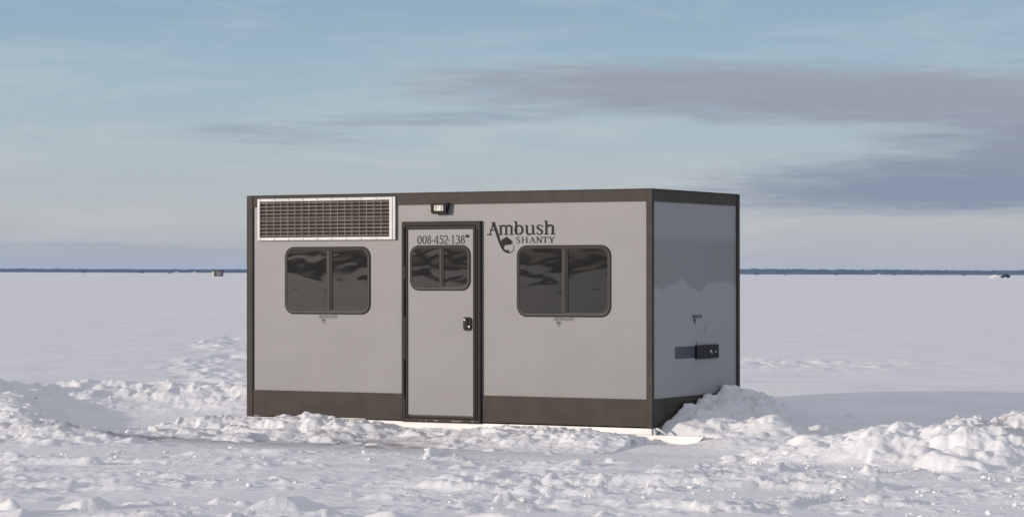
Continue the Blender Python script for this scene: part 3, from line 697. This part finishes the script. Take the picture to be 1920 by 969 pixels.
# ---- flood light
fl = part('flood_light', M_BLACK, lambda bm: (plate(bm, [(2.063, 2.000), (2.243, 2.000), (2.236, 1.925), (2.215, 1.900), (2.088, 1.900), (2.068, 1.925)], -.048, -.012), box(bm, 2.11, 2.20, -.012, .0115, 1.93, 1.98)))
part('lens', M_LENS, lambda bm: plate(bm, rrect(2.102, 2.200, 1.928, 1.980, .008), -.051, -.0482), fl)
part('bezel', M_DARK, lambda bm: ring(bm, rrect(2.072, 2.232, 1.905, 1.996, .014), rrect(2.1005, 2.2015, 1.9265, 1.9815, .008), -.055, -.0482), fl)
for x in (2.118, 2.176): pbox('reflector_bar', M_CREAM, fl, x, x + .008, -.0535, -.0512, 1.930, 1.978)

# ---- lettering cut from vinyl
class Ink:
    """outlines in a working grid (x right, y down); mapped onto the wall when built"""
    def __init__(s): s.polys = []
    def poly(s, pts): s.polys.append(pts)
    def rect(s, x0, x1, y0, y1): s.poly([(x0, y0), (x1, y0), (x1, y1), (x0, y1)])
    def stroke(s, pts, ws):
        n = len(pts)
        if isinstance(ws, (int, float)): ws = [ws] * n
        ws = [w * 1.12 for w in ws]
        Lf, Rt = [], []
        for i, (x, y) in enumerate(pts):
            ax, ay = pts[max(i - 1, 0)]; bx, by = pts[min(i + 1, n - 1)]
            dx, dy = bx - ax, by - ay; l = math.hypot(dx, dy) or 1; nx, ny = -dy / l, dx / l; w = ws[i] / 2
            Lf.append((x + nx * w, y + ny * w)); Rt.append((x - nx * w, y - ny * w))
        s.polys.append(('strip', Lf, Rt))
    def arc(s, cx, cy, rx, ry, a0, a1, w0, w1=None, n=14):
        """elliptical arc, w0 = stem weight where the curve runs upright, w1 where it runs level"""
        w1 = w0 if w1 is None else w1; pts, ws = [], []
        for i in range(n + 1):
            a = R(a0 + (a1 - a0) * i / n); pts.append((cx + rx * math.cos(a), cy - ry * math.sin(a))); ws.append(w1 + (w0 - w1) * abs(math.cos(a)))
        s.stroke(pts, ws)
    def build(s, name, mat, parent, fmap, axis_out, y0=-.0012):
        bm = bmesh.new(); k = 0
        for p in s.polys:
            off = y0 - k * .00004; k += 1
            mk = lambda q: bm.verts.new(fmap(q[0], q[1], off))
            if p[0] == 'strip':
                A = [mk(q) for q in p[1]]; B = [mk(q) for q in p[2]]
                for i in range(len(A) - 1): bm.faces.new((A[i], A[i + 1], B[i + 1], B[i]))
            else: bm.faces.new([mk(q) for q in p])
        me = bpy.data.meshes.new(name); bm.to_mesh(me); bm.free(); me.materials.append(mat)
        o = bpy.data.objects.new(name, me); COL.objects.link(o); o.parent = parent; return o
def word_ambush(I):
    # A with its right leg running down into a fish hook
    I.stroke([(76, 177), (104, 82)], [9, 10]); I.rect(52, 97, 172, 181); I.rect(88, 124, 71, 80)
    I.arc(92, 128, 17, 13, 200, 340, 6, 6); I.rect(84, 126, 134, 141)
    I.stroke([(106, 76), (118, 112), (131, 150), (143, 190), (156, 232), (170, 272), (188, 304), (206, 322), (226, 331)], [20, 21, 21, 20, 18, 16, 13, 11, 8])
    I.stroke([(222, 330), (242, 331), (262, 320), (274, 300), (276, 282), (268, 262)], [8, 7, 6, 5, 5, 2])
    # m
    for x in (158, 203, 247): I.rect(x, x + 17, 104, 178)
    for x in (150, 195, 239): I.rect(x, x + 33, 172, 181)
    I.rect(148, 166, 99, 107); I.arc(189, 118, 20, 17, 180, 20, 14, 12); I.arc(234, 118, 20, 17, 180, 20, 14, 12)
    # b
    I.rect(285, 303, 68, 178); I.rect(275, 294, 65, 73); I.arc(317, 139, 29, 37, 0, 360, 17, 9, 24)
    # u
    I.rect(373, 390, 102, 160); I.rect(363, 381, 99, 107); I.rect(424, 441, 102, 176); I.rect(414, 432, 99, 107); I.rect(432, 452, 172, 181); I.arc(400, 152, 20, 26, 180, 320, 15, 12)
    # s
    I.stroke([(510, 120), (506, 106), (488, 100), (470, 106), (466, 120), (478, 132), (496, 142), (508, 156), (502, 172), (484, 179), (466, 173), (462, 158)], [6, 8, 9, 12, 15, 16, 16, 15, 12, 9, 8, 6])
    # h
    I.rect(532, 550, 66, 178); I.rect(521, 542, 63, 72); I.rect(524, 558, 172, 181); I.rect(584, 602, 120, 178); I.rect(576, 614, 172, 181); I.arc(571, 122, 24, 20, 170, 0, 16, 13)
def fish(I):
    I.poly([(166, 240), (172, 228), (180, 215), (192, 208), (202, 204), (215, 193), (222, 200), (236, 210), (250, 222), (270, 240), (252, 240), (270, 250), (246, 262), (232, 266), (226, 258), (222, 272), (214, 262), (204, 266), (196, 276), (192, 290), (196, 300), (184, 302), (174, 284)])
    I.poly([(190, 292), (204, 306), (214, 312), (226, 304), (238, 308), (230, 316), (236, 326), (216, 326), (200, 318), (186, 304)])
def word_shanty(I):
    y0, y1 = 199, 248
    I.stroke([(325, 210), (318, 201), (306, 199), (298, 207), (302, 218), (316, 226), (324, 234), (320, 245), (306, 249), (295, 238)], [3, 4, 5, 6, 7, 7, 7, 6, 4, 3])
    def ser(x, y): I.rect(x - 8, x + 8, y - 2, y + 2)
    for x in (347, 381): I.rect(x - 4, x + 4, y0, y1); ser(x, y0 + 1); ser(x, y1 - 1)
    I.rect(347, 381, 222, 226)
    I.stroke([(409, y1), (426, y0)], 3); I.stroke([(426, y0), (445, y1)], [7, 8]); I.rect(413, 440, 231, 234); ser(409, y1 - 1); ser(445, y1 - 1)
    I.rect(464, 468, y0, y1); I.stroke([(465, y0), (499, y1)], 8); I.rect(497, 501, y0, y1); ser(464, y0 + 1); ser(466, y1 - 1); ser(499, y0 + 1)
    I.rect(528, 536, y0, y1); I.rect(511, 553, y0, y0 + 4); I.rect(510, 513, y0, y0 + 14); I.rect(551, 554, y0, y0 + 14); ser(532, y1 - 1)
    I.stroke([(566, y0), (585, 226)], [7, 7]); I.stroke([(605, y0), (585, 226)], 4); I.rect(581, 589, 224, y1); ser(566, y0 + 1); ser(604, y0 + 1); ser(585, y1 - 1)
def front_map(x, y, off): return (2.626 + (x - 52) * .001253, .012 + off, 1.703 + (180 - y) * .001075)
I = Ink(); word_ambush(I); fish(I); word_shanty(I)
I.build('lettering', M_VINYL, root, front_map, None)
def small(name, u, z, k, mat, face='front', kw=1.0):
    J = Ink(); word_ambush(J); fish(J)
    if face == 'front': fm = lambda x, y, off: (u + (x - 52) * .001253 * k * kw, .012 + off, z + (180 - y) * .001075 * k)
    else: fm = lambda x, y, off: (L - .012 - off, u + (x - 52) * .001253 * k * kw, z + (180 - y) * .001075 * k)
    J.build(name, mat, root, fm, None)
small('emblem', .800, .935, .305, M_VINYL_PALE); small('emblem', 3.306, .930, .305, M_VINYL_PALE); small('emblem', .875, .945, .31, M_VINYL, 'end')
def digits(I):
    t, b = 190, 250; m = 220
    def zero(x0, x1): c = (x0 + x1) / 2; I.arc(c, m, (x1 - x0) / 2 - 3.5, 28, 0, 360, 8, 3, 26)
    def eight(x0, x1):
        c = (x0 + x1) / 2; I.arc(c, 205, (x1 - x0) / 2 - 6, 13.5, 0, 360, 6, 3.5, 20); I.arc(c, 233, (x1 - x0) / 2 - 3.5, 15, 0, 360, 7, 3.5, 20)
    zero(197, 232); zero(238, 272); eight(277, 308); I.rect(314, 329, 223, 229)
    I.stroke([(359, t), (334, 233)], 4); I.rect(333, 371, 232, 237); I.rect(355, 362, t, b); I.rect(349, 368, b - 3, b)
    I.rect(382, 406, t, t + 6); I.rect(380, 384, t, 216); I.arc(390, 230, 14, 18, 130, -150, 8, 4, 18)
    I.arc(427, 207, 14, 16, 170, -20, 7, 4, 12); I.stroke([(441, 212), (430, 228), (413, 247)], [7, 5, 3]); I.rect(412, 447, 244, b)
    I.rect(450, 465, 223, 229)
    I.rect(482, 489, t, b); I.rect(475, 497, b - 3, b); I.stroke([(475, 200), (484, 192)], 4)
    I.arc(522, 205, 13, 13.5, 150, -90, 7, 4, 16); I.arc(521, 233, 16, 16, 90, -150, 8, 4, 16)
    eight(547, 580)
J = Ink(); digits(J)
J.build('licence_number', M_VINYL, door, lambda x, y, off: (1.903 + (x - 197) * .001318, -.012 + off, 1.625 + (250 - y) * .00130), None)
part('door_button', M_DARK, lambda bm: plate(bm, rrect(2.418, 2.450, 1.682, 1.708, .0125), -.022, -.0125), door)
# ---- end wall fittings: plate with its black lever box and the scuffs above it
M_PLATE = material('blue_grey_plate', (.075, .08, .10), .6, var=.1, spec=.2)
def endplate(bm, u0, u1, z0, z1, r, t0, t1):
    pts = rrect(u0, u1, z0, z1, r)
    a = [bm.verts.new((L - .012 + t1, u, z)) for u, z in pts]; b = [bm.verts.new((L - .012 + t0, u, z)) for u, z in pts]
    bm.faces.new(a); bm.faces.new(b[::-1])
    for i in range(len(pts)): bm.faces.new((a[i], b[i], b[(i + 1) % len(pts)], a[(i + 1) % len(pts)]))
cp = part('cover_plate', M_PLATE, lambda bm: endplate(bm, .514, .95, .585, .692, .012, .0, .004))
part('lock_box', M_BLACK, lambda bm: endplate(bm, .939, 1.427, .572, .697, .014, .0045, .022), cp)
for q in ((1.262, 1.272, .608, .632), (1.235, 1.262, .632, .646), (1.34, 1.375, .626, .634)): part('latch_mark', M_CHROME, lambda bm: endplate(bm, *q, .003, .0225, .024), cp)
M_SCUFF = material('grey_scuff', (.20, .195, .20), .7, spec=.1)
for q in ((1.16, 1.167, .80, .88), (1.13, 1.17, .925, .930), (.965, .985, .70, .735)): part('scuff', M_SCUFF, lambda bm: endplate(bm, *q, .002, .0, .001))

# ------------------------------------------------------------------ the air over the lake
bm = bmesh.new(); box(bm, -13000, 13000, -13000, 13000, -3.5, 19)
hz = bpy.data.materials.new('winter_air'); hz.use_nodes = True; t = hz.node_tree
for n in list(t.nodes):
    if n.type == 'BSDF_PRINCIPLED': t.nodes.remove(n)
pv = t.nodes.new('ShaderNodeVolumePrincipled'); pv.inputs['Color'].default_value = (.42, .64, 1.0, 1); pv.inputs['Density'].default_value = 4.0e-5
out = [n for n in t.nodes if n.type == 'OUTPUT_MATERIAL'][0]; t.links.new(pv.outputs[0], out.inputs['Volume'])
o = obj('haze', bm, hz); tag(o, kind='stuff')
